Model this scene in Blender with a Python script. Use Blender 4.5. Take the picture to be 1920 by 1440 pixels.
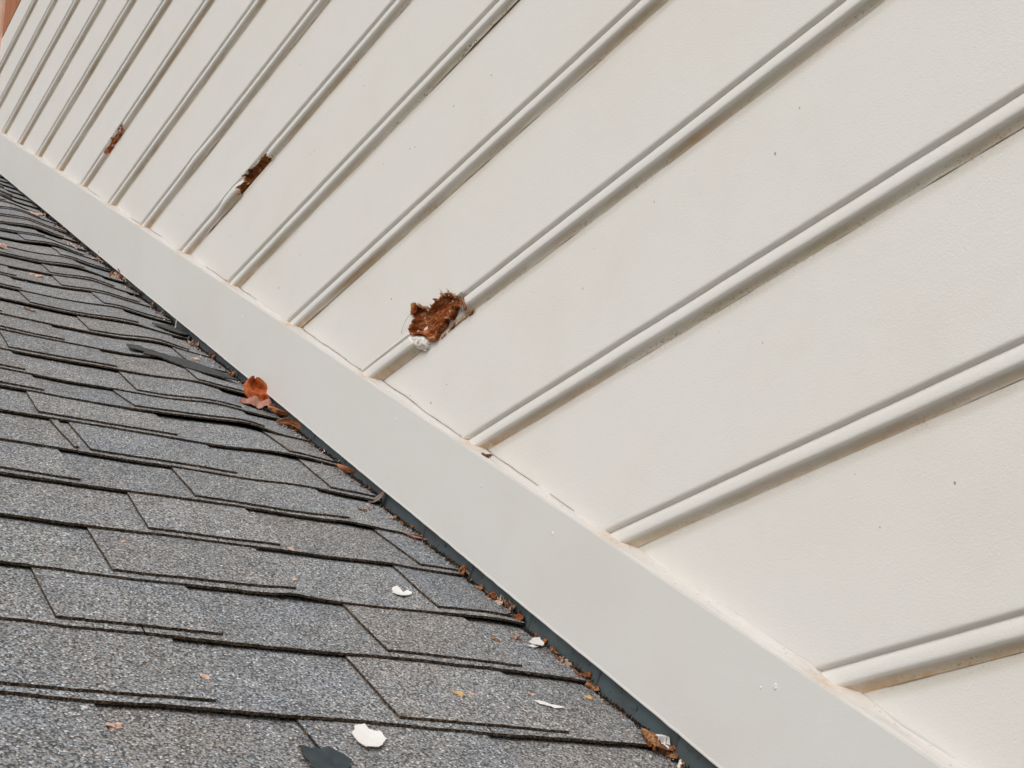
import bpy, bmesh, math, random
import numpy as np
from mathutils import Vector, Matrix, noise

for o in list(bpy.data.objects):
    bpy.data.objects.remove(o, do_unlink=True)
scene = bpy.context.scene
COL = scene.collection
random.seed(11)

# ------------------------------------------------------------------ camera, sky, sun, exposure
S = 0.22                                   # metres per siding course
YAW, PITCH, ROLL = 0.6950891, 0.4295039, -0.1155324
def cam_axes():
    cy, sy, cp, sp = math.cos(YAW), math.sin(YAW), math.cos(PITCH), math.sin(PITCH)
    w = Vector((cy*cp, -sy*cp, sp))
    r = w.cross(Vector((0, 0, 1))).normalized()
    u = r.cross(w)
    cr, sr = math.cos(ROLL), math.sin(ROLL)
    return cr*r + sr*u, -sr*r + cr*u, w
_r, _u, _w = cam_axes()
cam_data = bpy.data.cameras.new('camera')
cam = bpy.data.objects.new('camera', cam_data); COL.objects.link(cam)
CAM = Vector((0, 4.2439164, -0.8527628))*S
cam.matrix_world = Matrix(((_r.x, _u.x, -_w.x, CAM.x), (_r.y, _u.y, -_w.y, CAM.y), (_r.z, _u.z, -_w.z, CAM.z), (0, 0, 0, 1)))
cam_data.sensor_width = 36; cam_data.lens = 2203.49/1920*36
cam_data.clip_start = 0.01; cam_data.clip_end = 2000
scene.camera = cam

SUN_EL, SUN_AZ = math.radians(38), math.radians(125)      # azimuth measured from +x towards +y
world = bpy.data.worlds.new('World'); scene.world = world; world.use_nodes = True
wn = world.node_tree; wn.nodes.clear()
sky = wn.nodes.new('ShaderNodeTexSky'); sky.sky_type = 'NISHITA'; sky.sun_disc = False
sky.sun_elevation = SUN_EL; sky.sun_rotation = math.pi/2 - SUN_AZ
sky.air_density = 1.0; sky.dust_density = 4.0; sky.ozone_density = 0.6
hsv = wn.nodes.new('ShaderNodeHueSaturation'); hsv.inputs['Saturation'].default_value = 0.16
bgn = wn.nodes.new('ShaderNodeBackground'); bgn.inputs['Strength'].default_value = 0.13
wout = wn.nodes.new('ShaderNodeOutputWorld')
wn.links.new(sky.outputs[0], hsv.inputs['Color']); wn.links.new(hsv.outputs[0], bgn.inputs[0]); wn.links.new(bgn.outputs[0], wout.inputs[0])
sd = bpy.data.lights.new('sun', 'SUN'); sd.energy = 0.95; sd.angle = math.radians(60); sd.color = (1.0, 0.965, 0.92)
sun = bpy.data.objects.new('sun', sd); COL.objects.link(sun)
sdir = Vector((math.cos(SUN_EL)*math.cos(SUN_AZ), math.cos(SUN_EL)*math.sin(SUN_AZ), math.sin(SUN_EL)))
sun.rotation_euler = (-sdir).to_track_quat('-Z', 'Y').to_euler()
vs = scene.view_settings
vs.view_transform = 'Standard'; vs.look = 'None'; vs.gamma = 1.0; vs.use_curve_mapping = False
vs.exposure = -0.28
scene.cycles.max_bounces = 6; scene.cycles.diffuse_bounces = 3; scene.cycles.use_adaptive_sampling = True; scene.cycles.adaptive_threshold = 0.02

# ------------------------------------------------------------------ helpers
def fbm(x, y, z, oct=3):
    return noise.fractal(Vector((x, y, z)), 1.0, 2.0, oct)
def n1(x, seed=0.0):
    return noise.noise(Vector((x, seed*7.31+0.37, seed*3.7)))
def smooth(a, b, x):
    t = max(0.0, min(1.0, (x-a)/(b-a))); return t*t*(3-2*t)
def mesh_obj(name, verts, faces, mats, parent=None, fmat=None, smooth_faces=None, attr=None):
    me = bpy.data.meshes.new(name); me.from_pydata([tuple(v) for v in verts], [], faces)
    for m in mats: me.materials.append(m)
    if fmat is not None: me.polygons.foreach_set('material_index', fmat)
    if smooth_faces is True: me.polygons.foreach_set('use_smooth', [True]*len(faces))
    elif smooth_faces: me.polygons.foreach_set('use_smooth', smooth_faces)
    if attr:
        for k, vals in attr.items():
            a = me.attributes.new(k, 'FLOAT', 'POINT'); a.data.foreach_set('value', vals)
    me.update()
    o = bpy.data.objects.new(name, me); COL.objects.link(o)
    if parent: o.parent = parent
    return o
def tag(o, label=None, cat=None, group=None, kind=None):
    if label: o['label'] = label
    if cat: o['category'] = cat
    if group: o['group'] = group
    if kind: o['kind'] = kind
    return o
def empty(name, loc=(0, 0, 0)):
    o = bpy.data.objects.new(name, None); o.empty_display_size = 0.05; o.location = loc; COL.objects.link(o); return o
def in_poly(x, y, P):
    c = False; j = len(P)-1
    for i in range(len(P)):
        xi, yi = P[i]; xj, yj = P[j]
        if (yi > y) != (yj > y) and x < (xj-xi)*(y-yi)/(yj-yi)+xi: c = not c
        j = i
    return c
def poly_dist(x, y, P):
    best = 1e9
    for i in range(len(P)):
        x1, y1 = P[i-1]; x2, y2 = P[i]
        dx, dy = x2-x1, y2-y1
        t = max(0, min(1, ((x-x1)*dx+(y-y1)*dy)/(dx*dx+dy*dy+1e-12)))
        best = min(best, math.hypot(x-x1-t*dx, y-y1-t*dy))
    return best

# ------------------------------------------------------------------ materials
class NT:
    def __init__(s, name):
        s.m = bpy.data.materials.new(name); s.m.use_nodes = True; s.t = s.m.node_tree; s.n = s.t.nodes; s.l = s.t.links
        s.b = s.n['Principled BSDF']; s.co = s.n.new('ShaderNodeTexCoord').outputs['Object']
    def lk(s, a, b): s.l.new(a, b)
    def noise(s, scale, detail=3, rough=0.55, vec=None, dist=0.0):
        n = s.n.new('ShaderNodeTexNoise'); n.inputs['Scale'].default_value = scale; n.inputs['Detail'].default_value = detail
        n.inputs['Roughness'].default_value = rough; n.inputs['Distortion'].default_value = dist
        s.lk(vec or s.co, n.inputs['Vector']); return n.outputs[0]
    def voro(s, scale, vec=None, feat='F1'):
        n = s.n.new('ShaderNodeTexVoronoi'); n.feature = feat; n.inputs['Scale'].default_value = scale
        s.lk(vec or s.co, n.inputs['Vector']); return n
    def ramp(s, fac, stops, interp='LINEAR'):
        r = s.n.new('ShaderNodeValToRGB'); r.color_ramp.interpolation = interp
        e = r.color_ramp.elements
        while len(e) > 1: e.remove(e[-1])
        e[0].position = stops[0][0]; e[0].color = tuple(stops[0][1])+(1,) if not isinstance(stops[0][1], float) else (stops[0][1],)*3+(1,)
        for p, c in stops[1:]:
            k = e.new(p); k.color = (c,)*3+(1,) if isinstance(c, float) else tuple(c)+(1,)
        s.lk(fac, r.inputs[0]); return r.outputs[0]
    def mix(s, fac, a, b, mode='MIX'):
        m = s.n.new('ShaderNodeMix'); m.data_type = 'RGBA'; m.blend_type = mode
        for k, v in ((0, fac), (6, a), (7, b)):
            sock = m.inputs[k]
            if hasattr(v, 'links'): s.lk(v, sock)
            elif k == 0: sock.default_value = v
            else: sock.default_value = tuple(v)+(1,)
        return m.outputs[2]
    def math(s, op, a, b=0.0, clamp=False):
        m = s.n.new('ShaderNodeMath'); m.operation = op; m.use_clamp = clamp
        for sock, v in ((m.inputs[0], a), (m.inputs[1], b)):
            if hasattr(v, 'links'): s.lk(v, sock)
            else: sock.default_value = v
        return m.outputs[0]
    def attr(s, name):
        a = s.n.new('ShaderNodeAttribute'); a.attribute_name = name; return a.outputs['Fac']
    def bump(s, h, dist, strength=1.0, prev=None):
        b = s.n.new('ShaderNodeBump'); b.inputs['Distance'].default_value = dist; b.inputs['Strength'].default_value = strength
        s.lk(h, b.inputs['Height'])
        if prev: s.lk(prev, b.inputs['Normal'])
        return b.outputs[0]
    def scaled(s, v):
        m = s.n.new('ShaderNodeMapping'); m.inputs['Scale'].default_value = v; s.lk(s.co, m.inputs['Vector']); return m.outputs[0]
    def done(s, col, rough=0.6, normal=None, metal=0.0, spec=0.4):
        if hasattr(col, 'links'): s.lk(col, s.b.inputs['Base Color'])
        else: s.b.inputs['Base Color'].default_value = tuple(col)+(1,)
        if hasattr(rough, 'links'): s.lk(rough, s.b.inputs['Roughness'])
        else: s.b.inputs['Roughness'].default_value = rough
        s.b.inputs['Metallic'].default_value = metal; s.b.inputs['Specular IOR Level'].default_value = spec
        if normal: s.lk(normal, s.b.inputs['Normal'])
        return s.m

def mat_paint(name, base, warm, grime=True, grain=1.0):
    t = NT(name)
    h1 = t.noise(430, 2, 0.7)
    c = t.mix(t.ramp(t.noise(3.2, 2), [(0.35, 0.0), (0.7, 1.0)]), base, warm)
    c = t.mix(t.ramp(t.noise(45, 2), [(0.3, 0.0), (0.75, 0.10)]), c, tuple(x*0.88 for x in base))
    c = t.mix(t.ramp(t.noise(6.5, 4, 0.65), [(0.5, 0.0), (0.76, 0.10)]), c, (0.56, 0.50, 0.44))
    # sparse flecks of dirt, each a small irregular mark
    v = t.voro(70, t.scaled((1.0, 1.0, 0.7))); sep = t.n.new('ShaderNodeSeparateColor'); t.lk(v.outputs['Color'], sep.inputs[0])
    lim = t.math('MULTIPLY', t.math('POWER', sep.outputs[1], 2.0), 0.11)
    dw = t.math('ADD', v.outputs['Distance'], t.math('MULTIPLY', t.math('SUBTRACT', h1, 0.5), 0.12))
    sp = t.math('LESS_THAN', dw, lim)
    sp = t.math('MULTIPLY', sp, t.math('GREATER_THAN', sep.outputs[0], 0.86))
    c = t.mix(t.math('MULTIPLY', sp, 0.65), c, (0.16, 0.12, 0.09))
    if grime:
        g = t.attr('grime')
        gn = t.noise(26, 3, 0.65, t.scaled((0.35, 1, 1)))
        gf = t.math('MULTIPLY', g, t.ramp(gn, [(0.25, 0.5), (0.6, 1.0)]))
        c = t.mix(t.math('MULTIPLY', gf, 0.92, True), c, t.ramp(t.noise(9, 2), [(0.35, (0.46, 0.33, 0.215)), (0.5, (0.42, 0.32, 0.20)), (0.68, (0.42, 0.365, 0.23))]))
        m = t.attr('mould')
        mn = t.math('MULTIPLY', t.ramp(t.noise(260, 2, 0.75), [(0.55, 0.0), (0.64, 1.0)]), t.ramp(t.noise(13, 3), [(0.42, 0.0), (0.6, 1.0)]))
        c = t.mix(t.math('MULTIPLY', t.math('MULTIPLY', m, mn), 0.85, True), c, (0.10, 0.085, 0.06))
        r = t.attr('rust')
        rn = t.math('MULTIPLY', r, t.ramp(t.noise(60, 4), [(0.3, 0.2), (0.6, 1.0)]))
        c = t.mix(t.math('MULTIPLY', rn, 0.9, True), c, (0.50, 0.31, 0.15))
    nb = t.bump(h1, 0.00075*grain, 0.55)
    nb = t.bump(t.noise(210, 2, 0.6, t.scaled((0.16, 1, 1))), 0.0005*grain, 0.22, nb)
    return t.done(c, 0.5, nb, spec=0.35)
M_SIDING = mat_paint('siding_paint', (0.80, 0.777, 0.743), (0.79, 0.757, 0.708))
M_TRIM = mat_paint('trim_paint', (0.75, 0.735, 0.71), (0.735, 0.715, 0.68), grime=False, grain=0.45)

def mat_caulk():
    t = NT('caulk')
    c = t.mix(t.ramp(t.noise(40, 4), [(0.35, 0.0), (0.65, 1.0)]), (0.70, 0.675, 0.645), (0.70, 0.66, 0.62))
    c = t.mix(t.math('MULTIPLY', t.math('MULTIPLY', t.attr('rust'), t.ramp(t.noise(120, 3), [(0.3, 0.3), (0.6, 1.0)])), 0.95, True), c, (0.60, 0.40, 0.24))
    c = t.mix(t.ramp(t.noise(240, 3), [(0.66, 0.0), (0.7, 0.6)]), c, (0.35, 0.28, 0.22))
    nb = t.bump(t.noise(300, 3), 0.0008, 0.6)
    return t.done(c, 0.45, nb)
M_CAULK = mat_caulk()

def mat_rot():
    t = NT('rotten_wood')
    st = t.scaled((0.45, 1, 1))
    c = t.ramp(t.noise(130, 5, 0.7, st, 0.6), [(0.28, (0.07, 0.018, 0.007)), (0.41, (0.24, 0.062, 0.020)), (0.52, (0.37, 0.118, 0.040)), (0.61, (0.54, 0.27, 0.13)), (0.71, (0.70, 0.50, 0.36))])
    nb = t.bump(t.noise(380, 4, 0.75, st), 0.002, 1.0)
    return t.done(c, 0.9, nb, spec=0.1)
M_ROT = mat_rot()
def mat_cavity():
    t = NT('rotten_cavity')
    c = t.ramp(t.noise(90, 5, 0.7), [(0.3, (0.05, 0.016, 0.006)), (0.5, (0.20, 0.07, 0.022)), (0.7, (0.40, 0.17, 0.06))])
    return t.done(c, 0.9, t.bump(t.noise(400, 4, 0.7), 0.002, 1.0), spec=0.1)
M_CAV = mat_cavity()
def mat_simple(name, stops, scale, rough=0.7, bump=0.0006, bscale=300, spec=0.3, det=4):
    t = NT(name); c = t.ramp(t.noise(scale, det, 0.6), stops)
    return t.done(c, rough, t.bump(t.noise(bscale, 4, 0.65), bump, 0.8), spec=spec)
M_FILLER = mat_simple('old_filler', [(0.35, (0.45, 0.36, 0.26)), (0.45, (0.72, 0.68, 0.62)), (0.6, (0.8, 0.78, 0.74))], 120, 0.7, 0.0015, 160)
M_SPLINT = mat_simple('splintered_wood', [(0.3, (0.24, 0.10, 0.045)), (0.5, (0.52, 0.31, 0.18)), (0.7, (0.68, 0.50, 0.36))], 220, 0.85)
M_FIBRE = mat_simple('fibre', [(0.3, (0.22, 0.2, 0.18)), (0.7, (0.3, 0.27, 0.24))], 100)
M_SEAM_SHADE = mat_simple('seam_shade_tone', [(0.3, (0.13, 0.105, 0.085)), (0.5, (0.27, 0.235, 0.20)), (0.7, (0.42, 0.38, 0.34))], 90, 0.9)  # shadow colour for the ribbons along the caulk crack
M_CORE = mat_simple('wall_core', [(0.3, (0.05, 0.028, 0.016)), (0.7, (0.10, 0.06, 0.035))], 60, 0.9)
M_FLASH = None
def mat_flash():
    t = NT('flashing_metal')
    c = t.ramp(t.noise(24, 4, 0.6), [(0.32, (0.088, 0.100, 0.108)), (0.5, (0.108, 0.132, 0.142)), (0.68, (0.112, 0.165, 0.178))])
    c = t.mix(t.ramp(t.noise(170, 4, 0.7), [(0.6, 0.0), (0.7, 0.55)]), c, (0.16, 0.17, 0.16))
    c = t.mix(t.ramp(t.noise(75, 3, 0.7), [(0.62, 0.0), (0.68, 0.8)]), c, (0.025, 0.025, 0.025))
    return t.done(c, t.ramp(t.noise(40, 3), [(0.3, 0.42), (0.7, 0.62)]), t.bump(t.noise(12, 3), 0.004, 0.35), metal=0.25, spec=0.5)
M_FLASH = mat_flash()

def mat_granule():
    t = NT('shingle_granules')
    oi = t.n.new('ShaderNodeObjectInfo')
    v = t.voro(450); sep = t.n.new('ShaderNodeSeparateColor'); t.lk(v.outputs['Color'], sep.inputs[0])
    g = t.ramp(sep.outputs[0], [(0.0, 0.10), (0.14, 0.17), (0.36, 0.27), (0.72, 0.35), (0.90, 0.44), (0.965, 0.60), (1.0, 0.75)])
    # hue per granule
    hue = t.ramp(sep.outputs[1], [(0.0, (0.93, 0.98, 1.06)), (0.45, (1, 1, 1)), (0.8, (1.02, 0.99, 0.95)), (0.93, (1.16, 0.95, 0.84)), (1.0, (1.0, 1.0, 1.0))])
    c = t.mix(1.0, g, hue, 'MULTIPLY')
    c = t.mix(1.0, c, oi.outputs['Color'], 'MULTIPLY')
    bl = t.ramp(t.noise(7.5, 3), [(0.36, (0.95, 0.98, 1.02)), (0.5, (1.0, 1.0, 1.0)), (0.66, (1.02, 1.0, 0.98))])
    c = t.mix(1.0, c, bl, 'MULTIPLY')
    pat = t.ramp(t.noise(19, 4, 0.65), [(0.33, 0.86), (0.55, 1.0), (0.7, 1.06)])
    c = t.mix(1.0, c, pat, 'MULTIPLY')
    gap = t.ramp(v.outputs['Distance'], [(0.48, 0.0), (0.8, 0.85)])
    c = t.mix(gap, c, (0.028, 0.027, 0.027))
    nb = t.bump(t.math('SUBTRACT', 1.0, v.outputs['Distance']), 0.0011, 0.6)
    return t.done(c, 0.85, nb, spec=0.25)
M_GRAN = mat_granule()
def mat_edge():
    t = NT('shingle_cut_edge')
    c = t.ramp(t.noise(330, 4, 0.75), [(0.37, (0.012, 0.010, 0.008)), (0.50, (0.05, 0.034, 0.023)), (0.58, (0.15, 0.105, 0.07)), (0.72, (0.28, 0.23, 0.18))])
    return t.done(c, 0.85, t.bump(t.noise(500, 3), 0.0008, 0.8), spec=0.2)
M_EDGE = mat_edge()
M_DECK = mat_simple('roof_underlay', [(0.3, (0.015, 0.014, 0.013)), (0.7, (0.035, 0.03, 0.027))], 80, 0.95)
M_FELT = mat_simple('asphalt_shard', [(0.3, (0.055, 0.057, 0.06)), (0.7, (0.085, 0.088, 0.092))], 60, 0.75, 0.0008, 300, 0.25)
M_FELT2 = mat_simple('asphalt_shard_blue', [(0.3, (0.035, 0.045, 0.055)), (0.7, (0.06, 0.075, 0.085))], 60, 0.7, 0.0008, 300, 0.25)
M_WHITE = mat_simple('paint_flake', [(0.3, (0.86, 0.84, 0.82)), (0.7, (0.91, 0.90, 0.885))], 60, 0.6, 0.0005, 200)
M_PINK = mat_simple('pale_wood_flake', [(0.3, (0.52, 0.32, 0.25)), (0.55, (0.68, 0.47, 0.38)), (0.75, (0.78, 0.64, 0.56))], 160, 0.8)
M_BROWN = mat_simple('brown_wood_crumb', [(0.3, (0.09, 0.036, 0.016)), (0.5, (0.25, 0.11, 0.048)), (0.72, (0.50, 0.30, 0.17))], 260, 0.9, 0.001)
M_DARKCR = mat_simple('dark_crumb', [(0.3, (0.012, 0.010, 0.009)), (0.7, (0.05, 0.035, 0.025))], 200, 0.9, 0.001)
M_TAN = mat_simple('tan_seed', [(0.3, (0.52, 0.33, 0.14)), (0.7, (0.68, 0.48, 0.25))], 180, 0.7)
M_NAIL = mat_simple('nail_steel', [(0.3, (0.35, 0.30, 0.27)), (0.7, (0.5, 0.46, 0.42))], 150, 0.45, 0.0003, 200, 0.6)
def mat_leaf(name, a, b, c_):
    t = NT(name)
    c = t.ramp(t.noise(75, 4, 0.6), [(0.3, a), (0.5, b), (0.7, c_)])
    c = t.mix(t.ramp(t.noise(170, 3), [(0.64, 0.0), (0.7, 0.7)]), c, (0.09, 0.03, 0.012))
    w = t.noise(240, 2, 0.5, t.scaled((0.3, 1.4, 1)))
    return t.done(c, 0.55, t.bump(w, 0.0008, 0.6), spec=0.4)
M_LEAF_O = mat_leaf('orange_leaf', (0.24, 0.04, 0.008), (0.42, 0.085, 0.013), (0.52, 0.145, 0.03))
M_LEAF_P = mat_leaf('pinkish_leaf', (0.26, 0.09, 0.06), (0.40, 0.18, 0.13), (0.52, 0.30, 0.24))
M_LEAF_B = mat_leaf('brown_leaf', (0.22, 0.075, 0.03), (0.38, 0.14, 0.055), (0.50, 0.22, 0.09))
def mat_wood(name, a, b):
    t = NT(name); v = t.scaled((1, 1, 0.12))
    c = t.ramp(t.noise(60, 5, 0.6, v, 0.5), [(0.3, a), (0.7, b)])
    return t.done(c, 0.7, t.bump(t.noise(120, 4, 0.6, v), 0.001, 0.6))
M_RED = mat_wood('stained_redwood', (0.34, 0.115, 0.05), (0.50, 0.20, 0.095))
M_CEDAR = mat_wood('pale_cedar', (0.55, 0.33, 0.24), (0.74, 0.54, 0.43))

# ------------------------------------------------------------------ geometry constants (in courses; multiply by S)
TW, C0, C1 = math.tan(0.7060004), -2.783928, -3.590    # wall trim slope and its two edges
AR = math.atan(0.86003); OR = Vector((0, 0, -3.76083*S))   # roof slope and its line on the wall
UR = Vector((math.cos(AR), 0, math.sin(AR))); NR = Vector((-math.sin(AR), 0, math.cos(AR))); YR = Vector((0, 1, 0))
def RF(u, v, h=0.0):
    return OR + UR*(u*S) + YR*(v*S) + NR*h
T_TH = 0.0032

# ------------------------------------------------------------------ ground far below the roof
def mat_ground():
    t = NT('yard_ground')
    c = t.ramp(t.noise(0.35, 4), [(0.38, (0.17, 0.19, 0.10)), (0.55, (0.27, 0.25, 0.20)), (0.7, (0.33, 0.31, 0.28))])
    return t.done(c, 0.9, t.bump(t.noise(4, 3), 0.05, 0.5), spec=0.2)
tag(mesh_obj('ground', [(-600, -600, -4.2), (600, -600, -4.2), (600, 600, -4.2), (-600, 600, -4.2)], [(0, 1, 2, 3)], [mat_ground()]), kind='structure')

# ------------------------------------------------------------------ roof deck and shingles
Ub = [5.53, 6.18, 6.84, 7.50, 8.13, 8.73, 9.42, 10.01, 10.53, 11.12, 11.78, 12.42, 13.06, 13.70, 14.35, 14.94, 15.56, 16.19, 16.80, 17.41, 17.98, 18.65, 19.31, 19.98]
while Ub[-1] < 26: Ub.append(Ub[-1]+0.63)
Kb = [0.13, 0.122, 0.092, 0.068, 0.075, 0.078, 0.05, 0.04, 0.022, 0.03, 0.02] + [0.0]*60
LOW = [3.64, 4.27, 4.90]
def ub(i, v):
    if i < 0: base, k = LOW[i+3], 0.125
    else: base, k = Ub[i], Kb[i]
    return base + k*(v-0.1) + 0.012*n1(v*1.3, i+20)
def hump(u, v):
    A = (0.003*smooth(5.5, 7.5, u) + 0.005*smooth(7.5, 10.5, u) + 0.004*smooth(11, 17, u))*(0.75+0.6*n1(u*1.9, 6))
    c = 0.62 + 0.08*n1(u*0.6, 3)
    e = (v-c)/(0.30 if v > c else 0.24)
    return A*math.exp(-e*e) + 0.0018*fbm(u*0.7, v*1.1, 4.2, 2) - 0.002*math.exp(-(v/0.16)**2)
LIFTS = [(7, 1.05, 0.5, 0.0035), (7, 0.55, 0.2, 0.003), (6, 0.35, 0.3, 0.003), (0, 2.0, 0.6, 0.0015), (2, 1.45, 0.12, 0.003), (2, 0.25, 0.35, 0.0025), (9, 0.35, 0.25, 0.002), (4, 0.5, 0.2, 0.002), (12, 0.8, 0.3, 0.003), (16, 0.7, 0.3, 0.004), (18, 0.7, 0.3, 0.004), (20, 0.7, 0.3, 0.005), (0, 0.3, 0.3, 0.001)]
def lift(i, v, q):
    s = 0.0
    for k, c, w, h in LIFTS:
        if k == i: s += h*math.exp(-((v-c)/w)**2)
    s += max(0, 0.0022*n1(v*1.1, i+50)) + 0.0022*max(0, n1(v*2.2, i+61))*math.exp(-(v/0.9)**2)
    return s*max(0.0, 1-q)**1.5
HOFF = -2.6*T_TH
def h_base(i, u, v, q): return (3-2*q)*T_TH + HOFF + hump(u, v) + lift(i, v, q)
TABS = {-1: [(9, 9, 2.719), (1.911, 1.922, 1.044)], 0: [(9, 9, 2.249), (1.453, 1.422, 0.584)],
 1: [(2.723, 2.715, 2.008), (1.197, 1.168, 0.441)], 2: [(2.346, 2.327, 1.421), (0.587, 0.553, 0)],
 3: [(2.008, 1.956, 1.25), (0.35, 0.369, 0)], 4: [(9, 9, 2.216), (1.548, 1.524, 0.537)],
 5: [(2.12, 2.14, 2.09), (2.018, 2.018, 1.077), (0.406, 0.374, 0)], 6: [(2.207, 2.175, 1.278), (0.441, 0.436, 0)],
 7: [(9, 9, 2.056), (1.42, 1.467, 0.418)], 8: [(9, 9, 2.094), (1.273, 1.265, 0.418)],
 9: [(2.105, 2.073, 1.273), (0.594, 0.576, 0)], 10: [(2.5, 2.48, 1.55), (0.468, 0.435, 0)],
 11: [(1.199, 1.169, 0.26)], 12: [(1.596, 1.576, 0.583)], 13: [(0.762, 0.737, 0)]}
VMAX, VMIN = 4.6, 0.026
TINTS = [(1.12, 1.15, 1.18), (1.14, 1.16, 1.18), (1.05, 1.10, 1.15), (1.15, 1.14, 1.13), (1.10, 1.11, 1.12), (1.08, 1.12, 1.16), (1.16, 1.19, 1.21)]
rs = random.Random(5)
for i in range(-3, len(Ub)-1):
    L = TABS.get(i)
    if L is None:
        L = []; v = rs.uniform(0.0, 0.7)
        while v < 2.6:
            w = rs.uniform(0.55, 1.0); L.append((v+w, v+w-0.02, v if v > 0.12 else 0)); v += w + rs.uniform(0.45, 0.9)
        TABS[i] = L
    top = max(9 if a == 9 else a for a, b, c in L)
    if top == 9:
        L[:] = [((c+0.95, c+0.93, c) if a == 9 else (a, b, c)) for a, b, c in L]; top = max(a for a, b, c in L)
    while top < VMAX-1.3:
        c = top + rs.uniform(0.7, 0.95); w = rs.uniform(0.7, 0.98); L.append((c+w, c+w-0.02, c)); top = c+w

roof = mesh_obj('roof', [RF(-1, -0.2, -0.04), RF(27, -0.2, -0.04), RF(27, VMAX+0.4, -0.04), RF(-1, VMAX+0.4, -0.04),
                         RF(-1, -0.2, -0.0165), RF(27, -0.2, -0.0165), RF(27, VMAX+0.4, -0.0165), RF(-1, VMAX+0.4, -0.0165)],
                [(0, 3, 2, 1), (4, 5, 6, 7), (0, 1, 5, 4), (1, 2, 6, 5), (2, 3, 7, 6), (3, 0, 4, 7)], [M_DECK])
tag(roof, kind='structure')

def sheet(name, i, colf, ns, rows, hb, thick, parent, tint, butt_jit):
    """colf(s,q)->v ; rows list of q ; builds a laminated sheet with cut edges"""
    V, F, FM = [], [], []
    nq = len(rows)
    for s in range(ns+1):
        for q in rows:
            v = colf(s/ns, q)
            u0, u1 = ub(i, v)+butt_jit(v), ub(i+1, v)+0.05
            u = u0 + (u1-u0)*q
            qq = (u-ub(i, v))/(ub(i+1, v)-ub(i, v))
            V.append(RF(u, v, hb(u, v, qq)))
    n = len(V)
    for s in range(ns+1):
        for k, q in enumerate(rows):
            V.append(V[s*nq+k] - NR*thick)
    for s in range(ns):
        for k in range(nq-1):
            a, b, c, d = s*nq+k, (s+1)*nq+k, (s+1)*nq+k+1, s*nq+k+1
            F.append((a, d, c, b)); FM.append(0)
            F.append((n+a, n+b, n+c, n+d)); FM.append(1)
        a, b = s*nq, (s+1)*nq
        F.append((a, b, n+b, n+a)); FM.append(1)
        a, b = s*nq+nq-1, (s+1)*nq+nq-1
        F.append((b, a, n+a, n+b)); FM.append(1)
    for s in (0, ns):
        for k in range(nq-1):
            a, b = s*nq+k, s*nq+k+1
            F.append((a, n+a, n+b, b) if s else (b, n+b, n+a, a)); FM.append(1)
    o = mesh_obj(name, V, F, [M_GRAN, M_EDGE], parent, FM)
    o.color = tint + (1,)
    return o
ROWS = [0, 0.01, 0.06, 0.2, 0.45, 0.75, 1.0]
def tab_at(i, v, q):
    for a, b, c in TABS[i]:
        vl = a + (b-a)*q
        if c-0.0001 <= v <= vl: return True
    return False
for i in range(-3, len(Ub)-1):
    cuts = [VMIN]; ca, cb, cc = rs.choice([q for q in TABS[i] if q[0] > 0.9]); v = (ca+max(cc, 0.05))/2
    cuts.append(v)
    if v < VMAX-0.5: cuts.append(VMAX)
    bases = []
    for a, b in zip(cuts[:-1], cuts[1:]):
        rag = rs.uniform(0, 9)
        def colf(s, q, a=a, b=b, rag=rag, i=i):
            e = a + (0.035*abs(n1(q*5+i*1.7, rag)) + 0.02*rs.random() if a == VMIN else 0.004)
            return e + (b-0.004-e)*s
        tb = rs.choice(TINTS); k = rs.uniform(0.93, 1.04)
        o = sheet('shingle', i, colf, max(12, int((b-a)/(0.022 if i < 9 else 0.04))), ROWS, lambda u, v, q, i=i: h_base(i, u, v, q), T_TH*0.95, roof, tuple(x*k for x in tb),
                  lambda v, i=i: 0.016*n1(v*2.0, i+3)+0.006*n1(v*8, i+4)+0.003*rs.uniform(-1, 1))
        bases.append((a, b, o))
    for (a, b, c) in TABS[i]:
        par = next((o for (x, y, o) in bases if x <= (max(c, VMIN)+a)/2 <= y), bases[-1][2])
        js = rs.uniform(0, 50)
        def colt(s, q, a=a, b=b, c=c, js=js):
            vl = a + (b-a)*q + 0.006*n1(q*6, js)
            vr = (c + 0.004*n1(q*6, js+3)) if c > 0 else VMIN + 0.02 + 0.02*abs(n1(q*4, js))
            return vr + (vl-vr)*s
        tb = rs.choice(TINTS); k = rs.uniform(0.92, 1.06)
        sheet('shingle_tab', i, colt, max(6, int((a-c)/(0.022 if i < 9 else 0.04))), ROWS, lambda u, v, q, i=i: h_base(i, u, v, q) + T_TH*1.02, T_TH*0.98, par, tuple(x*k for x in tb),
              lambda v, i=i, js=js: 0.05 + 0.010*n1(v*1.5, js+9) + 0.0035*n1(v*12, js+1) + 0.0025*rs.uniform(-1, 1))
def surf(u, v):
    for i in range(-3, len(Ub)-1):
        if ub(i, v) <= u < ub(i+1, v):
            q = (u-ub(i, v))/(ub(i+1, v)-ub(i, v))
            h = h_base(i, u, v, q)
            if tab_at(i, v, q) and u > ub(i, v)+0.05: h += T_TH*1.02
            return h
    return 0.0

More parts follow.
